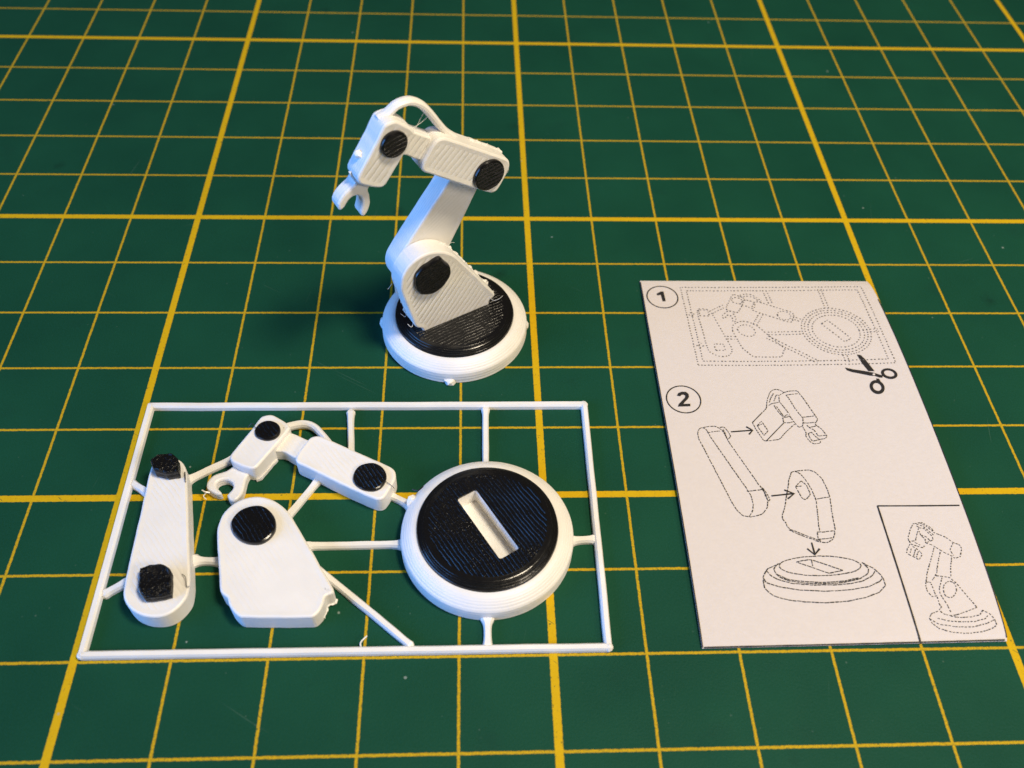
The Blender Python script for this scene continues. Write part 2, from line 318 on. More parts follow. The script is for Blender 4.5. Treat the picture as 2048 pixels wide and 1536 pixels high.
P = {"rect": [[7.161, 3.482], [9.812, 3.486], [9.853, 1.965], [7.184, 1.993]],
     "link": [[[6.991, 0.851], [7.007, 0.907], [7.043, 0.943], [7.082, 0.953], [7.12, 0.907], [7.142, 0.815], [7.462, 0.029], [7.494, -0.063], [7.498, -0.186], [7.472, -0.283], [7.414, -0.362], [7.347, -0.346], [7.289, -0.281], [7.242, -0.151], [6.994, 0.779], [6.991, 0.851]], [[7.082, 0.953], [7.161, 0.971], [7.236, 0.971], [7.276, 0.943], [7.315, 0.906], [7.34, 0.833], [7.361, 0.742], [7.618, 0.094], [7.648, 0.027]], [[7.129, 0.87], [7.222, 0.888], [7.283, 0.897]], [[7.455, -0.004], [7.543, 0.003], [7.646, 0.019]], [[7.648, 0.027], [7.677, -0.04], [7.682, -0.139], [7.658, -0.236], [7.592, -0.316], [7.516, -0.347], [7.414, -0.362]], [[7.293, 0.953], [7.348, 0.962], [7.387, 0.888], [7.411, 0.814], [7.357, 0.76], [7.333, 0.925]], [[7.651, 0.044], [7.688, -0.024], [7.717, -0.123], [7.687, -0.164], [7.663, -0.04], [7.664, 0.035]]],
     "bracket": [[[8.058, 0.258], [8.106, 0.274], [8.158, 0.247], [8.208, 0.152], [8.248, 0.016], [8.27, -0.133], [8.253, -0.263], [8.208, -0.564]], [[8.058, 0.258], [8.007, 0.156], [7.945, -0.027], [7.873, -0.223], [7.82, -0.335], [7.807, -0.399], [7.838, -0.447], [7.843, -0.518], [7.98, -0.591], [8.178, -0.687]], [[8.106, 0.274], [8.18, 0.281], [8.284, 0.291], [8.349, 0.26], [8.413, 0.164], [8.443, -0.005], [8.443, -0.121], [8.415, -0.347], [8.398, -0.553]], [[8.286, -0.125], [8.375, -0.111], [8.447, -0.105]], [[8.177, -0.579], [8.289, -0.574], [8.396, -0.56], [8.349, -0.668], [8.267, -0.72], [8.2, -0.711], [8.17, -0.664], [8.177, -0.579]], [[8.168, -0.672], [8.266, -0.666], [8.353, -0.653]], [[7.852, -0.542], [7.975, -0.614], [8.187, -0.71]], [[8.063, 0.054], [8.154, 0.136], [8.203, 0.068], [8.221, -0.066], [8.14, -0.139], [8.104, -0.113], [8.063, 0.054]], [[8.136, 0.061], [8.069, 0.05]]],
     "arrows": [[[[7.424, 0.882], [7.699, 0.904]], [[7.634, 0.96], [7.706, 0.904], [7.648, 0.84]]], [[[7.742, -0.074], [8.019, -0.045]], [[7.916, 0.006], [8.026, -0.046], [7.932, -0.118]]], [[[8.08, -0.713], [8.082, -0.86]], [[8.01, -0.791], [8.08, -0.871], [8.155, -0.794]]]],
     "c1": [[6.872, 3.283], 0.221],
     "c2": [[6.895, 1.407], 0.223],
     "one": [[6.796, 3.348], [6.864, 3.395], [6.902, 3.395], [6.909, 3.199], [6.864, 3.19], [6.853, 3.327], [6.803, 3.311]],
     "two": [[6.814, 1.465], [6.84, 1.51], [6.89, 1.534], [6.944, 1.531], [6.974, 1.496], [6.973, 1.447], [6.948, 1.407], [6.902, 1.359], [6.882, 1.33], [6.972, 1.334], [6.966, 1.292], [6.802, 1.285], [6.821, 1.329], [6.866, 1.378], [6.918, 1.436], [6.926, 1.466], [6.906, 1.485], [6.878, 1.479], [6.858, 1.456]],
     "gripper": [[[7.726, 1.025], [7.968, 1.266], [7.968, 1.301], [7.991, 1.378], [8.044, 1.499], [8.089, 1.551], [8.155, 1.567], [8.218, 1.539], [8.24, 1.513]], [[8.24, 1.513], [8.321, 1.533], [8.405, 1.54], [8.431, 1.53], [8.439, 1.49], [8.481, 1.393], [8.514, 1.272], [8.561, 1.126], [8.58, 1.066], [8.548, 1.017], [8.529, 0.993]], [[8.258, 1.468], [8.282, 1.42], [8.318, 1.277], [8.36, 1.165], [8.395, 1.08], [8.378, 1.005]], [[8.258, 1.468], [8.329, 1.48], [8.421, 1.486]], [[8.4, 1.101], [8.476, 1.107], [8.552, 1.118]], [[8.378, 1.005], [8.459, 1.007], [8.534, 1.013]], [[8.013, 1.351], [8.048, 1.42], [8.099, 1.498]], [[8.078, 1.368], [8.128, 1.471], [8.176, 1.47], [8.153, 1.427], [8.151, 1.358]], [[7.995, 1.3], [8.05, 1.334], [8.107, 1.341], [8.151, 1.358], [8.169, 1.314], [8.205, 1.228], [8.235, 1.151]], [[8.063, 1.299], [8.101, 1.187], [8.145, 1.111], [8.157, 1.102], [8.235, 1.117], [8.202, 1.152], [8.15, 1.102]], [[8.094, 1.281], [8.136, 1.161], [8.154, 1.119]], [[8.137, 1.102], [8.132, 1.019]], [[8.131, 1.015], [8.212, 1.017], [8.263, 1.033]], [[8.23, 1.126], [8.263, 1.033], [8.285, 0.982], [8.309, 0.94], [8.359, 0.956], [8.378, 1.005]], [[8.24, 1.513], [8.207, 1.487], [8.176, 1.47]], [[7.726, 1.025], [7.75, 0.926], [7.792, 0.803], [7.818, 0.738], [7.851, 0.733]], [[7.851, 0.737], [7.926, 0.744], [8.008, 0.755], [8.039, 0.775], [8.143, 0.887], [8.267, 0.991]], [[7.78, 0.975], [7.849, 1.049], [7.903, 0.891], [7.835, 0.818], [7.78, 0.975]], [[7.787, 0.979], [7.845, 0.999]], [[8.358, 0.948], [8.381, 0.848], [8.363, 0.8], [8.402, 0.71], [8.434, 0.677], [8.536, 0.69], [8.532, 0.731]], [[8.527, 0.984], [8.589, 0.908], [8.634, 0.792], [8.597, 0.753], [8.53, 0.747], [8.465, 0.724]], [[8.417, 0.971], [8.436, 0.937], [8.497, 0.886], [8.522, 0.796], [8.631, 0.809]], [[8.406, 0.84], [8.451, 0.863], [8.473, 0.813], [8.503, 0.772], [8.53, 0.747]], [[8.436, 0.937], [8.505, 0.948], [8.535, 0.959]], [[8.406, 0.84], [8.41, 0.774], [8.437, 0.717], [8.466, 0.728]]],
     "gripper_solid": [[[8.131, 1.015], [7.848, 0.736]], [[7.726, 1.025], [7.866, 1.166]]],
     "base": [[[8.578, -1.024], [8.559, -1.051], [8.517, -1.076], [8.455, -1.098], [8.376, -1.115], [8.284, -1.128], [8.183, -1.135], [8.078, -1.136], [7.974, -1.131], [7.877, -1.12], [7.791, -1.104], [7.721, -1.084], [7.67, -1.06], [7.641, -1.033], [7.635, -1.005], [7.653, -0.978], [7.694, -0.952], [7.755, -0.93], [7.835, -0.911], [7.928, -0.898], [8.031, -0.89], [8.137, -0.889], [8.242, -0.894], [8.34, -0.906], [8.426, -0.923], [8.496, -0.944], [8.546, -0.969], [8.574, -0.996], [8.578, -1.024]], [[7.634, -0.973], [7.565, -1.041], [7.586, -1.126], [7.697, -1.192], [7.893, -1.224], [8.108, -1.236], [8.33, -1.224], [8.511, -1.186], [8.628, -1.129], [8.654, -1.062], [8.61, -0.992]], [[7.589, -1.109], [7.701, -1.175], [7.896, -1.207], [8.112, -1.219], [8.334, -1.207], [8.516, -1.169]], [[7.65, -0.973], [7.494, -1.04], [7.418, -1.141], [7.444, -1.209], [7.573, -1.261], [7.796, -1.306], [8.086, -1.327], [8.368, -1.316], [8.595, -1.28], [8.753, -1.217], [8.79, -1.167], [8.717, -1.064], [8.597, -0.983]], [[7.419, -1.175], [7.414, -1.275], [7.475, -1.359], [7.616, -1.418], [7.84, -1.451], [8.053, -1.463], [8.302, -1.452], [8.529, -1.411], [8.7, -1.349], [8.791, -1.276], [8.788, -1.176]], [[7.481, -1.065], [7.516, -1.125], [7.591, -1.177], [7.736, -1.225], [7.95, -1.247], [8.166, -1.252], [8.387, -1.242], [8.552, -1.209], [8.668, -1.156], [8.716, -1.094]], [[7.846, -0.959], [8.009, -0.927], [8.36, -1.075], [8.187, -1.106], [7.846, -0.959]], [[8.024, -0.93], [8.02, -1.014]]],
     "divider": [[9.953, -0.279], [8.984, -0.244], [8.992, -1.952]],
     "inset": [[[9.22, -0.72], [9.22, -0.685], [9.272, -0.583], [9.332, -0.503], [9.441, -0.484], [9.529, -0.57], [9.541, -0.628], [9.56, -0.635], [9.664, -0.697], [9.723, -0.768], [9.786, -0.793], [9.795, -0.844], [9.741, -0.948], [9.68, -0.963], [9.641, -0.928], [9.558, -0.869], [9.464, -0.78], [9.413, -0.761]], [[9.366, -0.528], [9.389, -0.552], [9.327, -0.655], [9.297, -0.723], [9.219, -0.726]], [[9.388, -0.558], [9.447, -0.566], [9.47, -0.626], [9.507, -0.673], [9.503, -0.719], [9.398, -0.761], [9.415, -0.704], [9.378, -0.657], [9.375, -0.599]], [[9.378, -0.657], [9.436, -0.67], [9.459, -0.729]], [[9.373, -0.505], [9.444, -0.543], [9.488, -0.603], [9.531, -0.663]], [[9.417, -0.495], [9.485, -0.545], [9.535, -0.617]], [[9.219, -0.726], [9.232, -0.766], [9.27, -0.779], [9.349, -0.821], [9.391, -0.783]], [[9.28, -0.745], [9.33, -0.781]], [[9.222, -0.766], [9.17, -0.821], [9.148, -0.876], [9.189, -0.911], [9.265, -0.964], [9.318, -0.905], [9.307, -0.859], [9.236, -0.789]], [[9.216, -0.822], [9.181, -0.889]], [[9.263, -0.835], [9.219, -0.912]], [[9.286, -0.859], [9.243, -0.936]], [[9.716, -0.773], [9.656, -0.85], [9.671, -0.929]], [[9.482, -0.821], [9.434, -0.909], [9.303, -1.136], [9.243, -1.285], [9.238, -1.348], [9.275, -1.423], [9.331, -1.404], [9.328, -1.508], [9.345, -1.549]], [[9.535, -0.879], [9.456, -1.032], [9.413, -1.139], [9.337, -1.223]], [[9.644, -0.95], [9.599, -1.059], [9.558, -1.188]], [[9.393, -1.171], [9.471, -1.179], [9.545, -1.198], [9.6, -1.275], [9.658, -1.403], [9.736, -1.56]], [[9.266, -1.243], [9.31, -1.244], [9.314, -1.329], [9.321, -1.403]], [[9.456, -1.195], [9.383, -1.331], [9.373, -1.394], [9.41, -1.5], [9.427, -1.603]], [[9.573, -1.343], [9.56, -1.373], [9.541, -1.4], [9.518, -1.422], [9.493, -1.435], [9.468, -1.439], [9.447, -1.434], [9.431, -1.419], [9.422, -1.397], [9.42, -1.369], [9.426, -1.338], [9.439, -1.307], [9.458, -1.28], [9.482, -1.258], [9.507, -1.245], [9.531, -1.24], [9.553, -1.246], [9.569, -1.261], [9.578, -1.284], [9.58, -1.312], [9.573, -1.343]], [[9.736, -1.56], [9.615, -1.597], [9.505, -1.635], [9.413, -1.648], [9.333, -1.62], [9.306, -1.579], [9.335, -1.549]], [[9.284, -1.589], [9.206, -1.617], [9.166, -1.667], [9.182, -1.728], [9.242, -1.789], [9.366, -1.831], [9.536, -1.849], [9.707, -1.833], [9.824, -1.802], [9.89, -1.764], [9.888, -1.695], [9.849, -1.634], [9.784, -1.592]], [[9.168, -1.677], [9.257, -1.739], [9.433, -1.773], [9.627, -1.778], [9.785, -1.742], [9.886, -1.7]], [[9.259, -1.669], [9.357, -1.702], [9.498, -1.72], [9.655, -1.719], [9.781, -1.692], [9.823, -1.654]], [[9.411, -1.653], [9.514, -1.671], [9.643, -1.664], [9.748, -1.642], [9.784, -1.592]]],
     "blades": [[[9.375, 2.139], [9.425, 2.127], [9.46, 2.057], [9.53, 1.832], [9.448, 1.837], [9.399, 1.989]], [[9.154, 1.914], [9.251, 1.878], [9.389, 1.844], [9.495, 1.811], [9.536, 1.791], [9.595, 1.76], [9.614, 1.754], [9.602, 1.714], [9.562, 1.718], [9.513, 1.748], [9.458, 1.754], [9.324, 1.799], [9.228, 1.83], [9.169, 1.863]], [[9.512, 1.707], [9.551, 1.699], [9.567, 1.59], [9.537, 1.612], [9.518, 1.653]]],
     "rings": [[[[9.806, 1.737], [9.793, 1.718], [9.775, 1.702], [9.754, 1.691], [9.73, 1.685], [9.705, 1.684], [9.68, 1.689], [9.657, 1.699], [9.636, 1.714], [9.62, 1.732], [9.609, 1.753], [9.604, 1.775], [9.605, 1.798], [9.612, 1.82], [9.625, 1.839], [9.643, 1.855], [9.664, 1.867], [9.689, 1.873], [9.714, 1.874], [9.739, 1.869], [9.763, 1.859], [9.783, 1.844], [9.799, 1.826], [9.809, 1.804], [9.814, 1.782], [9.813, 1.759], [9.806, 1.737]], [[9.771, 1.755], [9.764, 1.745], [9.753, 1.736], [9.74, 1.73], [9.725, 1.727], [9.71, 1.727], [9.694, 1.731], [9.68, 1.737], [9.667, 1.746], [9.656, 1.757], [9.649, 1.769], [9.645, 1.782], [9.645, 1.795], [9.649, 1.807], [9.656, 1.818], [9.667, 1.827], [9.68, 1.833], [9.695, 1.836], [9.71, 1.836], [9.726, 1.832], [9.741, 1.826], [9.754, 1.817], [9.764, 1.806], [9.771, 1.794], [9.775, 1.781], [9.775, 1.767], [9.771, 1.755]]], [[[9.548, 1.477], [9.528, 1.458], [9.506, 1.446], [9.483, 1.439], [9.46, 1.44], [9.438, 1.447], [9.419, 1.461], [9.404, 1.481], [9.394, 1.505], [9.388, 1.532], [9.389, 1.56], [9.395, 1.589], [9.406, 1.616], [9.422, 1.64], [9.442, 1.659], [9.464, 1.672], [9.488, 1.678], [9.511, 1.677], [9.533, 1.67], [9.552, 1.656], [9.567, 1.636], [9.578, 1.611], [9.583, 1.584], [9.582, 1.555], [9.576, 1.527], [9.564, 1.5], [9.548, 1.477]], [[9.522, 1.514], [9.511, 1.504], [9.499, 1.497], [9.486, 1.494], [9.473, 1.495], [9.461, 1.499], [9.45, 1.507], [9.441, 1.518], [9.435, 1.532], [9.432, 1.547], [9.432, 1.563], [9.435, 1.579], [9.442, 1.594], [9.45, 1.607], [9.461, 1.617], [9.473, 1.624], [9.486, 1.627], [9.499, 1.627], [9.512, 1.622], [9.522, 1.614], [9.531, 1.603], [9.537, 1.589], [9.54, 1.574], [9.54, 1.558], [9.537, 1.542], [9.531, 1.527], [9.522, 1.514]]]],
     "pivot": [[9.521, 1.775], [9.516, 1.767], [9.508, 1.76], [9.499, 1.759], [9.491, 1.761], [9.486, 1.768], [9.486, 1.777], [9.491, 1.786], [9.499, 1.792], [9.509, 1.794], [9.517, 1.791], [9.521, 1.784], [9.521, 1.775]]}
H = 0.27                                   # thickness of the printed parts

# ------------------------------------------------------------------ the cutting mat
bm = bmesh.new()
mx0, mx1, my0, my1 = -22.0, 38.0, -13.0, 32.0
loft(bm, [(mx0, my0), (mx1, my0), (mx1, my1), (mx0, my1)], [(0, -0.30), (0, -0.03), (0.03, 0.0)], 0, 0)
for v in bm.verts:
    if v.co.z > -0.02: v.co.z = 0.0
mat_o = make('cutting_mat', bm, M_mat)
tag(mat_o, 'dark green cutting mat with yellow grid lines under everything', 'cutting mat')

# ------------------------------------------------------------------ builders shared by the kit card and the assembled arm
def ring_mesh(bm, prof, n=120, mat=0, seed=0, jit=0.002):
    rings = []
    for k, (r, z) in enumerate(prof):
        rings.append([bm.verts.new(((r+jit*noise.noise((math.cos(t)*4, math.sin(t)*4, k*.15+seed)))*math.cos(t),
                                    (r+jit*noise.noise((math.cos(t)*4, math.sin(t)*4, k*.15+seed)))*math.sin(t), z))
                      for t in (2*math.pi*i/n for i in range(n))])
    for A, B in zip(rings, rings[1:]):
        for i in range(n):
            f = bm.faces.new((A[i], A[(i+1) % n], B[(i+1) % n], B[i])); f.material_index = mat
    return rings
def slot_loop(bm, z, grow=0.0, n=5):
    pts = []
    L, W, r = 0.455+grow, 0.128+grow, 0.03
    for cx, cy, a0 in ((L-r, W-r, 0), (-L+r, W-r, 90), (-L+r, -W+r, 180), (L-r, -W+r, 270)):
        for k in range(n):
            a = math.radians(a0+90*k/(n-1)); pts.append((cx+r*math.cos(a), cy+r*math.sin(a)))
    return [bm.verts.new((x, y, z)) for x, y in pts]
def fill_between(bm, loops, mat, flat=True):
    edges = []
    for l in loops:
        for i in range(len(l)):
            e = bm.edges.get((l[i], l[(i+1) % len(l)])) or bm.edges.new((l[i], l[(i+1) % len(l)])); edges.append(e)
    g = bmesh.ops.triangle_fill(bm, edges=edges, use_beauty=True, use_dissolve=False)
    for f in g['geom']:
        if isinstance(f, bmesh.types.BMFace): f.material_index = mat; f.tag = flat
def stepped(r0, z0, r1, z1, k, crisp=False):
    """little terraces of printed layers from (r0, z0) up to (r1, z1), rounded shoulder"""
    o = []
    for i in range(k):
        a, b = i/k, (i+1)/k
        f = lambda t: (r0+(r1-r0)*t, z0+(z1-z0)*math.sin(t*math.pi/2)**0.9)
        ra, za = f(a); rb, zb = f(b)
        if crisp: o += [(ra, za+(zb-za)*.35), (ra-(ra-rb)*.10, za+(zb-za)*.72), (ra-(ra-rb)*.38, zb-(zb-za)*.06), (rb+(ra-rb)*.12, zb+0.001)]; continue
        o += [(ra-(ra-rb)*.10, za+(zb-za)*.20), (ra-(ra-rb)*.32, za+(zb-za)*.50), (ra-(ra-rb)*.58, za+(zb-za)*.76), (rb+(ra-rb)*.10, zb-(zb-za)*.05)]
    return o
def build_base(parent, rim_name='base_ring', seed=0, nubs=()):
    """white ring with stepped shoulder, black stepped cap, rectangular slot; local x runs along the slot"""
    bm = bmesh.new()
    prof = [(0.975, 0.0), (0.988, 0.012), (0.984, 0.05), (0.988, 0.07), (0.985, 0.10), (0.988, 0.12), (0.984, 0.15), (0.982, 0.172)]
    prof += stepped(0.978, 0.178, 0.80, 0.298, 7)
    prof += [(0.76, 0.300), (0.66, 0.295)]
    rings = ring_mesh(bm, prof, seed=seed)
    bm.faces.new(rings[0][::-1]).tag = True
    top = slot_loop(bm, 0.295); fill_between(bm, [rings[-1], top], 0)
    up = slot_loop(bm, 0.366); low = slot_loop(bm, 0.15)
    m = len(top)
    for A, B in ((top, up), (low, top)):
        for i in range(m): bm.faces.new((A[i], A[(i+1) % m], B[(i+1) % m], B[i]))
    bm.faces.new(low).tag = True
    for k, (ang, r, s, z) in enumerate(nubs):
        c0 = len(bm.verts); blob(bm, (0, 0, 0), r, seed+k*2, s, 0.38, 2)
        bm.verts.ensure_lookup_table()
        for v in bm.verts[c0:]:
            x, y = v.co.x+0.972, v.co.y; v.co = Vector((x*math.cos(ang)-y*math.sin(ang), x*math.sin(ang)+y*math.cos(ang), max(0.004, v.co.z+z)))
    ring = make(rim_name, bm, M_side, parent)
    bm = bmesh.new()
    prof = [(0.802, 0.290), (0.802, 0.302)] + stepped(0.797, 0.306, 0.675, 0.385, 5, True) + [(0.665, 0.388)]
    rings = ring_mesh(bm, prof, seed=seed+5)
    top = slot_loop(bm, 0.388); fill_between(bm, [rings[-1], top], 1)
    low = slot_loop(bm, 0.360, 0.004)
    for i in range(len(top)): bm.faces.new((top[i], top[(i+1) % m], low[(i+1) % m], low[i]))
    cap = make('black_cap', bm, [M_blk, M_blk_base], ring)
    return ring, cap
M_blk_base = mat_plastic('black_plastic_cap_lines', BLACK, 0.15, math.radians(2), 0.046, 0.010, grit=1.2, spec=0.28, wander=0.07, floor=0.35)

def disc(name, pts, z, h, mats, parent, seed=0, jit=0.006):
    bm = bmesh.new()
    p = outline(pts, 2, 0.025, jit, seed, 8)
    loft(bm, p, [(0.0, z-0.02), (0.0, z+h*.55), (0.007, z+h*.85), (0.022, z+h)], 0, 1 if len(mats) > 1 else 0, None, seed)
    return make(name, bm, mats, parent)
def peg(name, base, h, parent, seed):
    bm = bmesh.new()
    p = outline(base, 0, 0.022, 0.012, seed, 11)
    loft(bm, p, [(0.012, H-0.02), (0.0, H+h*.3), (0.006, H+h*.55), (0.0, H+h*.8), (0.008, H+h*.96), (0.022, H+h)], 0, 0, None, seed)
    for v in bm.verts:
        if v.co.z > H+h*.7: v.co.z += 0.022*noise.noise((v.co.x*11, v.co.y*11, seed))
    return make(name, bm, M_blk_rough, parent)
def regular(c, r, n=26, sx=1, sy=1): return [(c[0]+r*sx*math.cos(2*math.pi*i/n), c[1]+r*sy*math.sin(2*math.pi*i/n)) for i in range(n)]

def build_link(parent):
    o = slab('arm_link', K['link'], H, [M_side, M_top_kit], parent, inner=0.05, seed=1)
    return o
def build_bracket(parent):
    p = K['bracket']
    return slab('shoulder_bracket', p, H, [M_side, M_top_kit], parent, inner=0.05, seed=2, smooth=1)
def build_upper(parent):
    """forearm box, neck, head box, cable loop and claw: one moulding, five parts"""
    f = slab('forearm', K['forearm'], H, [M_side, M_top_kit], parent, inner=0.05, seed=3)
    hd = slab('head', K['head'], H, [M_side, M_top_kit], parent, inner=0.045, seed=4, jit=0.006)
    nk = slab('neck', K['neck'], 0.19, [M_side, M_top_kit], parent, bev=0.02, seed=5, smooth=1)
    bm = bmesh.new()
    tube(bm, [(q.x, q.y, 0.075) for q in catmull([(x, y, 0) for x, y in K['cable']], 6)], 0.046, 10, True, 0.068)
    cb = make('cable_loop', bm, M_runner, parent)
    cl = slab('claw', K['claw'], 0.135, [M_side], parent, bev=0.028, seed=6, jit=0.005, d=0.016, smooth=1)
    return dict(forearm=f, head=hd, neck=nk, cable=cb, claw=cl)

# ------------------------------------------------------------------ the kit card
kit = empty('kit_card', (2.84, -0.28, 0))
tag(kit, 'flat white plastic kit card with unassembled parts held inside a thin rectangular frame', 'model kit')
KX = Vector((2.84, -0.28, 0))
def into(o, root=kit):                      # parts are written in mat coordinates: shift them to the card's own origin
    o.location = -KX*S; return o
# frame: four bars joined at rounded corners
fo = [(0.045, -1.985), (5.635, -1.985), (5.625, 1.372), (0.055, 1.372)]
bw = 0.088
bm = bmesh.new()
def frame_loop(bm, off, z, rad):
    pts = []
    x0, x1, y0, y1 = 0.045+off, 5.632-off, -1.985+off, 1.368-off
    for cx, cy, a0 in ((x1, y1, 0), (x0, y1, 90), (x0, y0, 180), (x1, y0, 270)):
        for k in range(5):
            a = math.radians(a0+22.5*k)
            pts.append((cx-math.copysign(rad, cx-2.8)+rad*math.cos(a), cy-math.copysign(rad, cy)+rad*math.sin(a)))
    dense = []
    for i in range(len(pts)):
        a, b = pts[i], pts[(i+1) % len(pts)]; L = math.hypot(b[0]-a[0], b[1]-a[1]); m_ = max(1, int(L/0.12)) if L > .5 else 1
        for k in range(m_):
            x, y = a[0]+(b[0]-a[0])*k/m_, a[1]+(b[1]-a[1])*k/m_
            dense.append((x+0.004*noise.noise((x*2, y*2, 1)), y+0.004*noise.noise((x*2, y*2, 5))))
    return dense
base_loop = frame_loop(bm, 0.0, 0, 0.045)
def offset_ring(off, z): 
    nn = normals(base_loop); return [bm.verts.new((x-nx*off, y-ny*off, z)) for (x, y), (nx, ny) in zip(base_loop, nn)]
sec = [(0.006, 0.0), (0.0, 0.012), (0.002, 0.055), (0.016, 0.085), (bw*.72, 0.086), (bw*.95, 0.062), (bw, 0.012), (bw*.96, 0.0)]
RR = [offset_ring(o, z) for o, z in sec]
for A, B in zip(RR, RR[1:]+RR[:1]):
    for i in range(len(A)): bm.faces.new((A[i], A[(i+1) % len(A)], B[(i+1) % len(A)], B[i]))
for k, (x, y) in enumerate(((0.09, -1.94), (5.59, -1.94), (5.585, 1.325), (0.10, 1.325))):
    blob(bm, (x, y, 0.045), 0.052, k, (1, 1, .88), 0.15)
into(make('outer_frame', bm, M_runner, kit))
# runners, flared where they meet frame and parts
flare = [(.5, .4), (.5, .4), (.6, .6), (1, .5), (.5, .9), (.6, .3), (.6, .3), (.7, .7), (.4, .6), (.9, .8), (.9, .6), (.4, .3)]
for k, ((a, b), (fa, fb)) in enumerate(zip(K['runners'], flare)):
    bm = bmesh.new(); a = Vector((*a, 0)); b = Vector((*b, 0)); L = (b-a).length; t = (b-a)/L; nrm = Vector((-t.y, t.x, 0))
    n_ = max(12, int(L/0.02)); prev = None; first = None
    for i in range(n_+1):
        s = i/n_*L; wd = 0.041+0.036*fa*math.exp(-max(0, s-.045)/0.035)+0.036*fb*math.exp(-max(0, L-s-.045)/0.035)
        tip = 1.0
        if k in (0, 1, 5, 6): tip = min(1, .25+s/.07)
        if k in (9, 10, 11): tip = min(1, .25+(L-s)/.07)
        wd = wd*tip+0.004*noise.noise((s*4, k, 0)); c = a+t*s+nrm*0.006*noise.noise((s*2.2, k*3.3, 2)); zt = (0.078+0.006*noise.noise((s*5, k, 7)))*(.45+.55*tip)
        sec = [(-1, 0.004), (-1, 0.58*zt), (-.62, zt), (.62, zt), (1, 0.58*zt), (1, 0.004)]
        ring = [bm.verts.new((c.x+nrm.x*w_*wd, c.y+nrm.y*w_*wd, z)) for w_, z in sec]
        if prev:
            for j in range(6): bm.faces.new((prev[j], prev[(j+1) % 6], ring[(j+1) % 6], ring[j]))
        else: first = ring
        prev = ring
    bm.faces.new(first[::-1]); bm.faces.new(prev)
    into(make('runner', bm, M_runner, kit))
# base
SLOT_A = math.radians(-58.5)
ring_k, cap_k = build_base(kit, 'base_ring', 0, ((math.radians(212), 0.085, (.8, 1.1, 1.2), 0.14),))
ring_k.location = (Vector((4.315, -0.615, 0))-KX)*S; ring_k.rotation_euler = (0, 0, SLOT_A)
# link with two square pegs
lk = into(build_link(kit))
peg('peg', K['peg_low'], 0.13, lk, 3); peg('peg', K['peg_high'], 0.16, lk, 8)
# bracket with joint disc
bk = into(build_bracket(kit)); disc('joint_disc', K['bracket_disc'], H, 0.05, [M_blk, M_blk_top], bk, 1)
up = build_upper(kit)
for o in up.values(): into(o)
disc('joint_disc', K['forearm_disc'], H, 0.04, [M_blk, M_blk_top], up['forearm'], 2)
disc('joint_disc', K['head_disc'], H, 0.04, [M_blk, M_blk_top], up['head'], 3)

# ------------------------------------------------------------------ the assembled arm
arm = empty('robot_arm', (3.912, 2.715, 0))
tag(arm, 'assembled white robot arm model with black joint discs standing on a round base', 'toy robot')
AX = Vector((3.912, 2.715, 0))
u = Vector((math.cos(math.radians(30)), math.sin(math.radians(30)), 0)); nv = Vector((u.y, -u.x, 0)); zv = Vector((0, 0, 1))
O = Vector((3.583, 2.338, 0))              # a point of the bracket's front face on the mat
def plane_matrix(kit_pt, uv, rot, depth):
    """put the kit-flat part so that kit_pt lands at (u, height)=uv, turned by rot, its top face `depth` behind the front plane"""
    B = Matrix(((u.x, zv.x, nv.x, 0), (u.y, zv.y, nv.y, 0), (u.z, zv.z, nv.z, 0), (0, 0, 0, 1)))
    T = Matrix.Translation((O + u*uv[0] + zv*uv[1] - nv*(depth+H) - AX)*S)
    return T @ B @ Matrix.Rotation(rot, 4, 'Z') @ Matrix.Translation(-Vector((*kit_pt, 0))*S)
def place(o, mtx): o.matrix_local = mtx; return o
def arm_copy(src, mats, mtx):
    o = src.copy(); o.parent = arm; C.objects.link(o); place(o, mtx)
    for i, m in enumerate(mats):
        o.material_slots[i].link = 'OBJECT'; o.material_slots[i].material = m
    return o
ring_a, cap_a = build_base(arm, 'base_ring', 7, ((math.radians(237), 0.075, (.95, 1.0, .75), 0.035), (math.radians(148), 0.085, (.62, .9, 1.0), 0.07), (math.radians(-32), 0.06, (.62, .8, 1.5), 0.08), (math.radians(42), 0.07, (.9, .8, 1.2), 0.10)))
ring_a.rotation_euler = (0, 0, math.radians(30))
bd = mean(K['bracket_disc'])
mb = plane_matrix(bd, (0.065, 1.32), 0, 0)
bracket_a = arm_copy(bk, [M_side, M_top_arm], mb)
# the joint disc of the assembled bracket is lumpier, with a trimmed tail at its upper right
dp = [(bd[0]+0.252*math.cos(t)*(1+.05*math.sin(3*t+1)), bd[1]+0.268*math.sin(t)*(1+.04*math.cos(2*t))) for t in (2*math.pi*i/26 for i in range(26))]
dp[4] = (bd[0]+0.165, bd[1]+0.235); dp[5] = (bd[0]+0.125, bd[1]+0.295); dp[6] = (bd[0]+0.065, bd[1]+0.292)
disc('joint_disc', dp, H, 0.055, [M_blk, M_blk_arm], bracket_a, 11, 0.012)
# link behind the bracket
pl, ph = mean(K['peg_low']), mean(K['peg_high'])
pivot_low = (0.065, 1.32); pivot_high = (0.868, 2.578)
rot_l = math.atan2(pivot_high[1]-pivot_low[1], pivot_high[0]-pivot_low[0])-math.atan2(ph[1]-pl[1], ph[0]-pl[0])
link_a = arm_copy(lk, [M_side, M_top_link], plane_matrix(pl, pivot_low, rot_l, H+0.004))
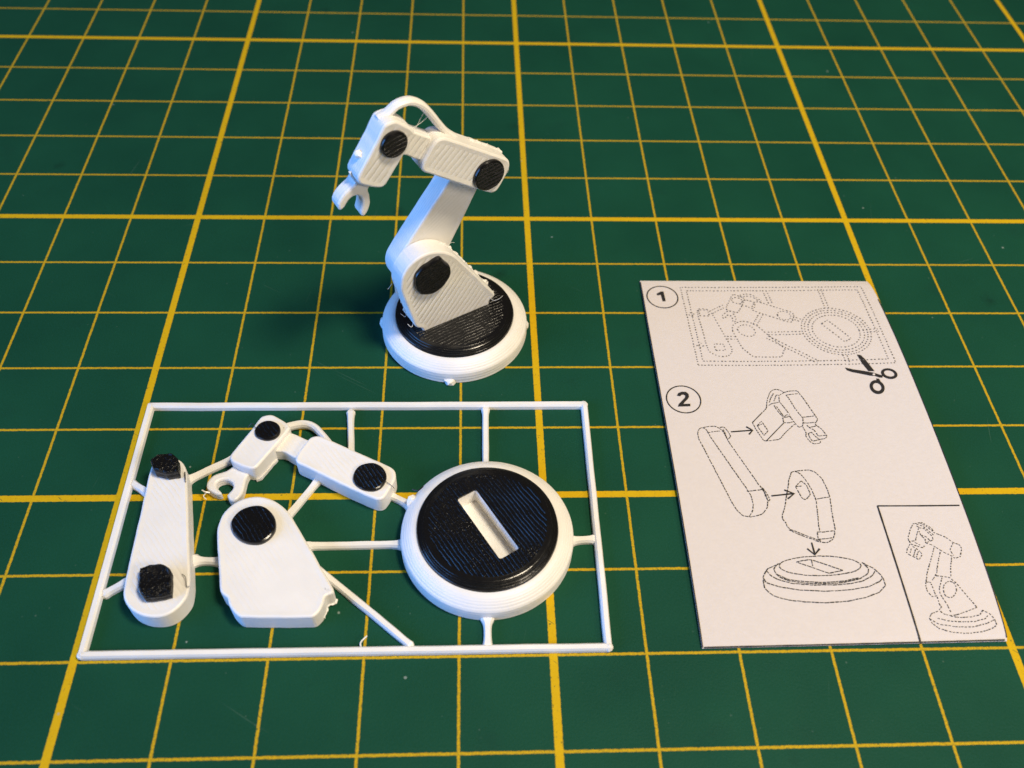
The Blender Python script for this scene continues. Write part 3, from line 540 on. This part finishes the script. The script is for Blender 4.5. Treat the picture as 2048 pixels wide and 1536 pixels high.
# forearm, neck, head, cable and claw in the front layer
fd = mean(K['forearm_disc']); rot_f = math.radians(144.1-151.9)
mf = plane_matrix(fd, (0.876, 2.58), rot_f, 0.0)
ua = {}
for key, src in up.items():
    if key in ('claw', 'cable'): continue
    ua[key] = arm_copy(src, [M_side, M_top_arm] if len(src.material_slots) > 1 else [src.material_slots[0].material], mf)
hd_c = mean(K['head_disc'])
bm = bmesh.new(); tube(bm, [(q.x, q.y, 0.085) for q in catmull([(x, y, 0) for x, y in K['arm_cable']], 6)], 0.044, 10, True, 0.068)
place(make('cable_loop', bm, M_runner, arm), mf)
place(slab('claw', K['arm_claw'], 0.175, [M_side], arm, bev=0.028, seed=16, jit=0.005, d=0.016, smooth=1), mf)
disc('joint_disc', regular(fd, 0.205), H, 0.045, [M_blk, M_blk_arm], ua['forearm'], 12)
disc('joint_disc', regular(hd_c, 0.158), H, 0.045, [M_blk, M_blk_arm], ua['head'], 13)

# rough fins along trimmed edges, in the parts' own flat coordinates
def fin(name, pts, z, grow, parent, seed, mat=None):
    bm = bmesh.new(); q = resample([tuple(p) for p in pts], 0.018, False); prev = None; first = None
    for i, (x, y) in enumerate(q):
        a, b = q[max(i-1, 0)], q[min(i+1, len(q)-1)]; dx, dy = b[0]-a[0], b[1]-a[1]; l = math.hypot(dx, dy)
        nx_, ny_ = dy/l, -dx/l
        g = grow*max(0.05, .30+.9*noise.noise((i*.13, seed, 0))+.45*noise.noise((i*.47, seed, 4))); zz = z+0.02*noise.noise((i*.3, seed, 9))
        ring = [bm.verts.new((x-nx_*.02, y-ny_*.02, zz-.02)), bm.verts.new((x+nx_*g, y+ny_*g, zz)), bm.verts.new((x-nx_*.02, y-ny_*.02, zz+.022))]
        if prev:
            for j in range(3): bm.faces.new((prev[j], prev[(j+1) % 3], ring[(j+1) % 3], ring[j]))
        else: first = ring
        prev = ring
    bm.faces.new(first[::-1]); bm.faces.new(prev)
    return make(name, bm, mat or M_side, parent)
kb_ = K['bracket']; kf_ = K['forearm']; kh_ = K['head']
fin('edge_burr', kb_[16:7:-1], 0.05, 0.05, bracket_a, 1); fin('edge_burr', kb_[16:19][::-1], 0.20, 0.05, bracket_a, 7)
fin('edge_burr', (kb_+kb_)[34:27:-1], 0.06, 0.04, bracket_a, 2)
fin('edge_burr', kf_[9:5:-1], 0.07, 0.045, ua['forearm'], 3)
fin('edge_burr', kh_[7:4:-1], 0.10, 0.05, ua['head'], 4)
bm = bmesh.new(); t_ = 0.42; blob(bm, (kh_[4][0]+(kh_[3][0]-kh_[4][0])*t_-.005, kh_[4][1]+(kh_[3][1]-kh_[4][1])*t_+.005, 0.10), 0.05, 3, (1, .9, 1.1), 0.4)
make('edge_burr', bm, M_side, ua['head'])
fin('edge_burr', kh_[12:8:-1], 0.03, 0.03, up['head'], 5); fin('edge_burr', kb_[21:15:-1], 0.04, 0.05, bk, 6)
# stray threads
arm_thread = lambda pts, r=0.0020: place(thread('plastic_thread', pts, r, M_hair, arm), mf)
hx, hy = hd_c
arm_thread([(1.98, 0.70, .12), (2.05, 0.83, .10), (2.13, 0.97, .09)]); arm_thread([(1.95, 0.76, .10), (2.10, 0.84, .10), (2.20, 0.90, .08)], .003)
arm_thread([(fd[0]+.26, fd[1]-.05, .2), (fd[0]+.31, fd[1]-.08, .22), (fd[0]+.30, fd[1]-.02, .25), (fd[0]+.27, fd[1]-.03, .2)])
arm_b = lambda pts, r=0.0020: thread('plastic_thread', pts, r, M_hair, bracket_a)
arm_b([(1.42, -1.22, .1), (1.36, -1.20, .16), (1.31, -1.13, .14)]); arm_b([(1.46, -1.30, .2), (1.40, -1.33, .25), (1.36, -1.28, .22)], .003)
arm_b([(2.56, -1.34, .26), (2.60, -1.40, .30), (2.66, -1.38, .34), (2.74, -1.36, .33)], .0024)
arm_b([(2.05, -.40, .05), (2.12, -.36, .04), (2.17, -.37, .05)]); arm_b([(1.27, -.65, .05), (1.22, -.72, .04), (1.20, -.70, .06)])
kt = lambda pts, r, m=M_hair: into(thread('plastic_thread', pts, r, m, kit))
kt([(1.02, -1.15, .29), (1.07, -1.20, .31), (1.10, -1.30, .30), (1.13, -1.30, .30)], .0038, M_hair_blk)
kt([(0.80, 0.16, .30), (0.82, 0.08, .30), (0.83, 0.03, .285)], .007, M_hair_blk)
kt([(1.52, 0.80, .29), (1.47, 0.86, .30), (1.42, 0.83, .26)], .0045, M_hair_blk)
kt([(3.13, 0.02, .29), (3.20, -0.03, .28), (3.24, -0.06, .25)], .003, M_hair_blk)
kt([(1.07, 0.00, .10), (1.02, 0.00, .12), (0.98, 0.03, .11)], .010); kt([(1.05, 0.02, .10), (1.00, -0.03, .08), (1.03, -0.06, .05)], .006)
kt([(3.02, -1.78, .05), (2.96, -1.86, .06), (2.99, -1.93, .05), (3.05, -1.90, .04)], .009)
kt([(3.45, -0.10, .29), (3.52, -0.14, .33), (3.58, -0.10, .36)], .008, M_hair_blk)

# ------------------------------------------------------------------ the instruction sheet
sheet = empty('instruction_sheet', (8.28, 0.83, 0))
tag(sheet, 'printed paper instruction sheet with numbered assembly drawings, right of the kit card', 'instruction sheet')
SX = Vector((8.28, 0.83, 0))
PX0, PX1, PY0, PY1 = 6.59, 9.98, -1.95, 3.61
def zp(x, y):
    s = min(max((x-PX0)/(PX1-PX0), 0), 1); t = min(max((y-PY0)/(PY1-PY0), 0), 1)
    b = max(0, 4*t*(1-t))**.55
    return .02+b*(.035*(1-s)**2+.12*s**2.2)
def left_edge(y): return 6.598+0.010*math.sin((y+2)*.9)
def right_edge(y):
    t = (y-PY0)/(PY1-PY0); return 9.955+0.055*max(0, 4*t*(1-t))**.5
bm = bmesh.new(); nx, ny = 36, 56; top = []; bot = []
for j in range(ny+1):
    y = -1.962+(3.625+1.962)*j/ny; a, b = left_edge(y), right_edge(y)
    yy = lambda i: y+(0.028*(i/nx) if j == 0 else 0.0)
    top.append([bm.verts.new((a+(b-a)*i/nx, yy(i), zp(a+(b-a)*i/nx, y))) for i in range(nx+1)])
    bot.append([bm.verts.new((a+(b-a)*i/nx, yy(i), zp(a+(b-a)*i/nx, y)-0.008)) for i in range(nx+1)])
for j in range(ny):
    for i in range(nx):
        bm.faces.new((top[j][i], top[j][i+1], top[j+1][i+1], top[j+1][i])); bm.faces.new((bot[j][i], bot[j+1][i], bot[j+1][i+1], bot[j][i+1]))
for i in range(nx):
    for j in (0, ny): f = bm.faces.new((top[j][i], bot[j][i], bot[j][i+1], top[j][i+1])); f.tag = True
for j in range(ny):
    for i in (0, nx): f = bm.faces.new((top[j][i], top[j+1][i], bot[j+1][i], bot[j][i])); f.tag = True
def on_sheet(o): o.location = -SX*S; return o
on_sheet(make('paper', bm, M_paper, sheet))
LIFT = 0.0035
rnd = random.Random(4)
def pv(bm, x, y): return bm.verts.new((x, y, zp(x, y)+LIFT))
def stroke(bm, pts, w, closed=False):
    pts = resample([tuple(p) for p in pts], 0.05, False) if len(pts) == 2 else [tuple(p) for p in pts]
    L = []
    for i, p in enumerate(pts):
        a, b = pts[max(i-1, 0)], pts[min(i+1, len(pts)-1)]; dx, dy = b[0]-a[0], b[1]-a[1]; l = math.hypot(dx, dy) or 1
        ww = w*(1+rnd.uniform(-.12, .12))
        L.append((pv(bm, p[0]-dy/l*ww/2, p[1]+dx/l*ww/2), pv(bm, p[0]+dy/l*ww/2, p[1]-dx/l*ww/2)))
    for (a, b), (c, d) in zip(L, L[1:]): bm.faces.new((a, b, d, c))
def dashes(bm, line, on, off, w, jit=0.3):
    line = [tuple(p) for p in line]
    q = resample(line, 0.008, False); n_ = len(q); L = sum(math.hypot(q[i+1][0]-q[i][0], q[i+1][1]-q[i][1]) for i in range(n_-1)); st = L/max(1, n_-1)
    i = 0
    while i < n_-1:
        k = max(1, int(round(on/st*rnd.uniform(1-jit, 1+jit)))); e = min(n_-1, i+k); a, b = q[i], q[e]
        dx, dy = b[0]-a[0], b[1]-a[1]; l = math.hypot(dx, dy)
        if l > 1e-4:
            ww = w*rnd.uniform(.75, 1.2); ox, oy = -dy/l*ww/2, dx/l*ww/2; sx, sy = rnd.uniform(-1, 1)*w*.18, rnd.uniform(-1, 1)*w*.18
            bm.faces.new((pv(bm, a[0]+ox+sx, a[1]+oy+sy), pv(bm, a[0]-ox+sx, a[1]-oy+sy), pv(bm, b[0]-ox+sx, b[1]-oy+sy), pv(bm, b[0]+ox+sx, b[1]+oy+sy)))
        i = e+max(1, int(round(off/st*rnd.uniform(1-jit, 1+jit))))
def poly(bm, pts): bm.faces.new([pv(bm, *p) for p in pts])
def ink(name, bm, mat=None): return on_sheet(make(name, bm, mat or M_ink, sheet, flat=(0,)))
# step 1: plan of the kit card, mapped into the printed rectangle
TL, TR, BR, BL = P['rect']
def to1(x, y):
    s, t = (x-0.045)/5.587, (y+1.985)/3.353
    bx = [BL[i]+(BR[i]-BL[i])*s for i in (0, 1)]; tx = [TL[i]+(TR[i]-TL[i])*s for i in (0, 1)]
    return (bx[0]+(tx[0]-bx[0])*t, bx[1]+(tx[1]-bx[1])*t)
def d1(bm, pts, close=False, on=0.020, off=0.028, w=0.0150):
    q = [to1(*p) for p in pts]; q = q+[q[0]] if close else q
    dashes(bm, q, on, off, w, 0.12)
bm = bmesh.new()
x0, x1, y0, y1 = 0.045, 5.632, -1.985, 1.368
for o_ in (0, 0.16):
    d1(bm, [(x0+o_, y0+o_), (x1-o_, y0+o_), (x1-o_, y1-o_), (x0+o_, y1-o_)], True)
for key in ('link', 'bracket', 'forearm', 'head', 'arm_claw', 'bracket_disc', 'forearm_disc', 'head_disc', 'neck'): d1(bm, chaikin([tuple(p) for p in K[key]], 1), True)
for c in (pl, ph): d1(bm, [(c[0]-.14, c[1]-.13), (c[0]+.14, c[1]-.13), (c[0]+.14, c[1]+.13), (c[0]-.14, c[1]+.13)], True)
for o_ in (-.05, .05): d1(bm, [(x, y+o_) for x, y in K['cable']])
for (a, b) in K['runners']:
    a, b = Vector(a), Vector(b); t = (b-a).normalized(); q = Vector((-t.y, t.x))*.055
    for s_ in (-1, 1): d1(bm, [tuple(a+q*s_+t*.06), tuple(b+q*s_-t*.06)])
for r in (.99, .90, .80, .68): d1(bm, regular((4.315, -.615), r, 60), True)
ca, sa = math.cos(SLOT_A), math.sin(SLOT_A)
d1(bm, [(4.315+x*ca-y*sa, -.615+x*sa+y*ca) for x, y in ((-.46, -.13), (.46, -.13), (.46, .13), (-.46, .13))], True)
ink('kit_drawing', bm, M_ink_soft)
# step numbers
for (c, r), num in ((P['c1'], P['one']), (P['c2'], P['two'])):
    bm = bmesh.new(); q = regular(c, r, 56); stroke(bm, q+[q[0]], 0.017); poly(bm, num); ink('step_number', bm)
# scissors
bm = bmesh.new()
poly(bm, P['blades'][0]); poly(bm, P['blades'][2])
for o_, i_ in P['rings']:
    A = [pv(bm, *p) for p in o_[:-1]]; B = [pv(bm, *p) for p in i_[:-1]]
    for k in range(len(A)): bm.faces.new((A[k], A[(k+1) % len(A)], B[(k+1) % len(A)], B[k]))
LIFT = 0.0045; poly(bm, P['blades'][1]); LIFT = 0.0035
sco = ink('scissors_symbol', bm)
bm = bmesh.new(); LIFT = 0.0055; poly(bm, P['pivot'][:-1]); LIFT = 0.0035
o = make('pivot_dot', bm, M_paper, sco, flat=(0,))
# step 2 drawings, arrows, inset
for key, nm, on, off, w in (('link', 'link_drawing', .034, .010, .0115), ('bracket', 'bracket_drawing', .034, .010, .0115), ('gripper', 'gripper_drawing', .030, .010, .0115), ('base', 'base_drawing', .044, .008, .012), ('inset', 'inset_drawing', .024, .014, .010)):
    bm = bmesh.new()
    for l in P[key]: dashes(bm, l, on, off, w)
    if key == 'gripper':
        for l in P['gripper_solid']: stroke(bm, l, 0.012)
    ink(nm, bm, M_ink_fine)
for a in P['arrows']:
    bm = bmesh.new()
    stroke(bm, a[0], 0.020); LIFT = 0.0042; stroke(bm, a[1], 0.022); LIFT = 0.0035
    ink('arrow', bm)
bm = bmesh.new(); d = P['divider']
stroke(bm, resample([tuple(d[0]), tuple(d[1])], .05, False), 0.018); LIFT = 0.0042; stroke(bm, resample([tuple(d[1]), tuple(d[2])], .05, False), 0.020); LIFT = 0.0035
ink('divider_line', bm)
bm = bmesh.new()
ys = [-1.955+(3.0+1.955)*j/60 for j in range(61)]
stroke(bm, [(left_edge(y)+0.006, y) for y in ys+[3.3, 3.6]], 0.014)
stroke(bm, [(right_edge(y)-0.007, y) for y in [-1.9+(3.2+1.9)*j/60 for j in range(61)]], 0.012)
LIFT = 0.0042
stroke(bm, [(6.62+(9.93-6.62)*k/40, -1.954+0.028*k/40) for k in range(41)], 0.016); LIFT = 0.0035
ink('border_line', bm)
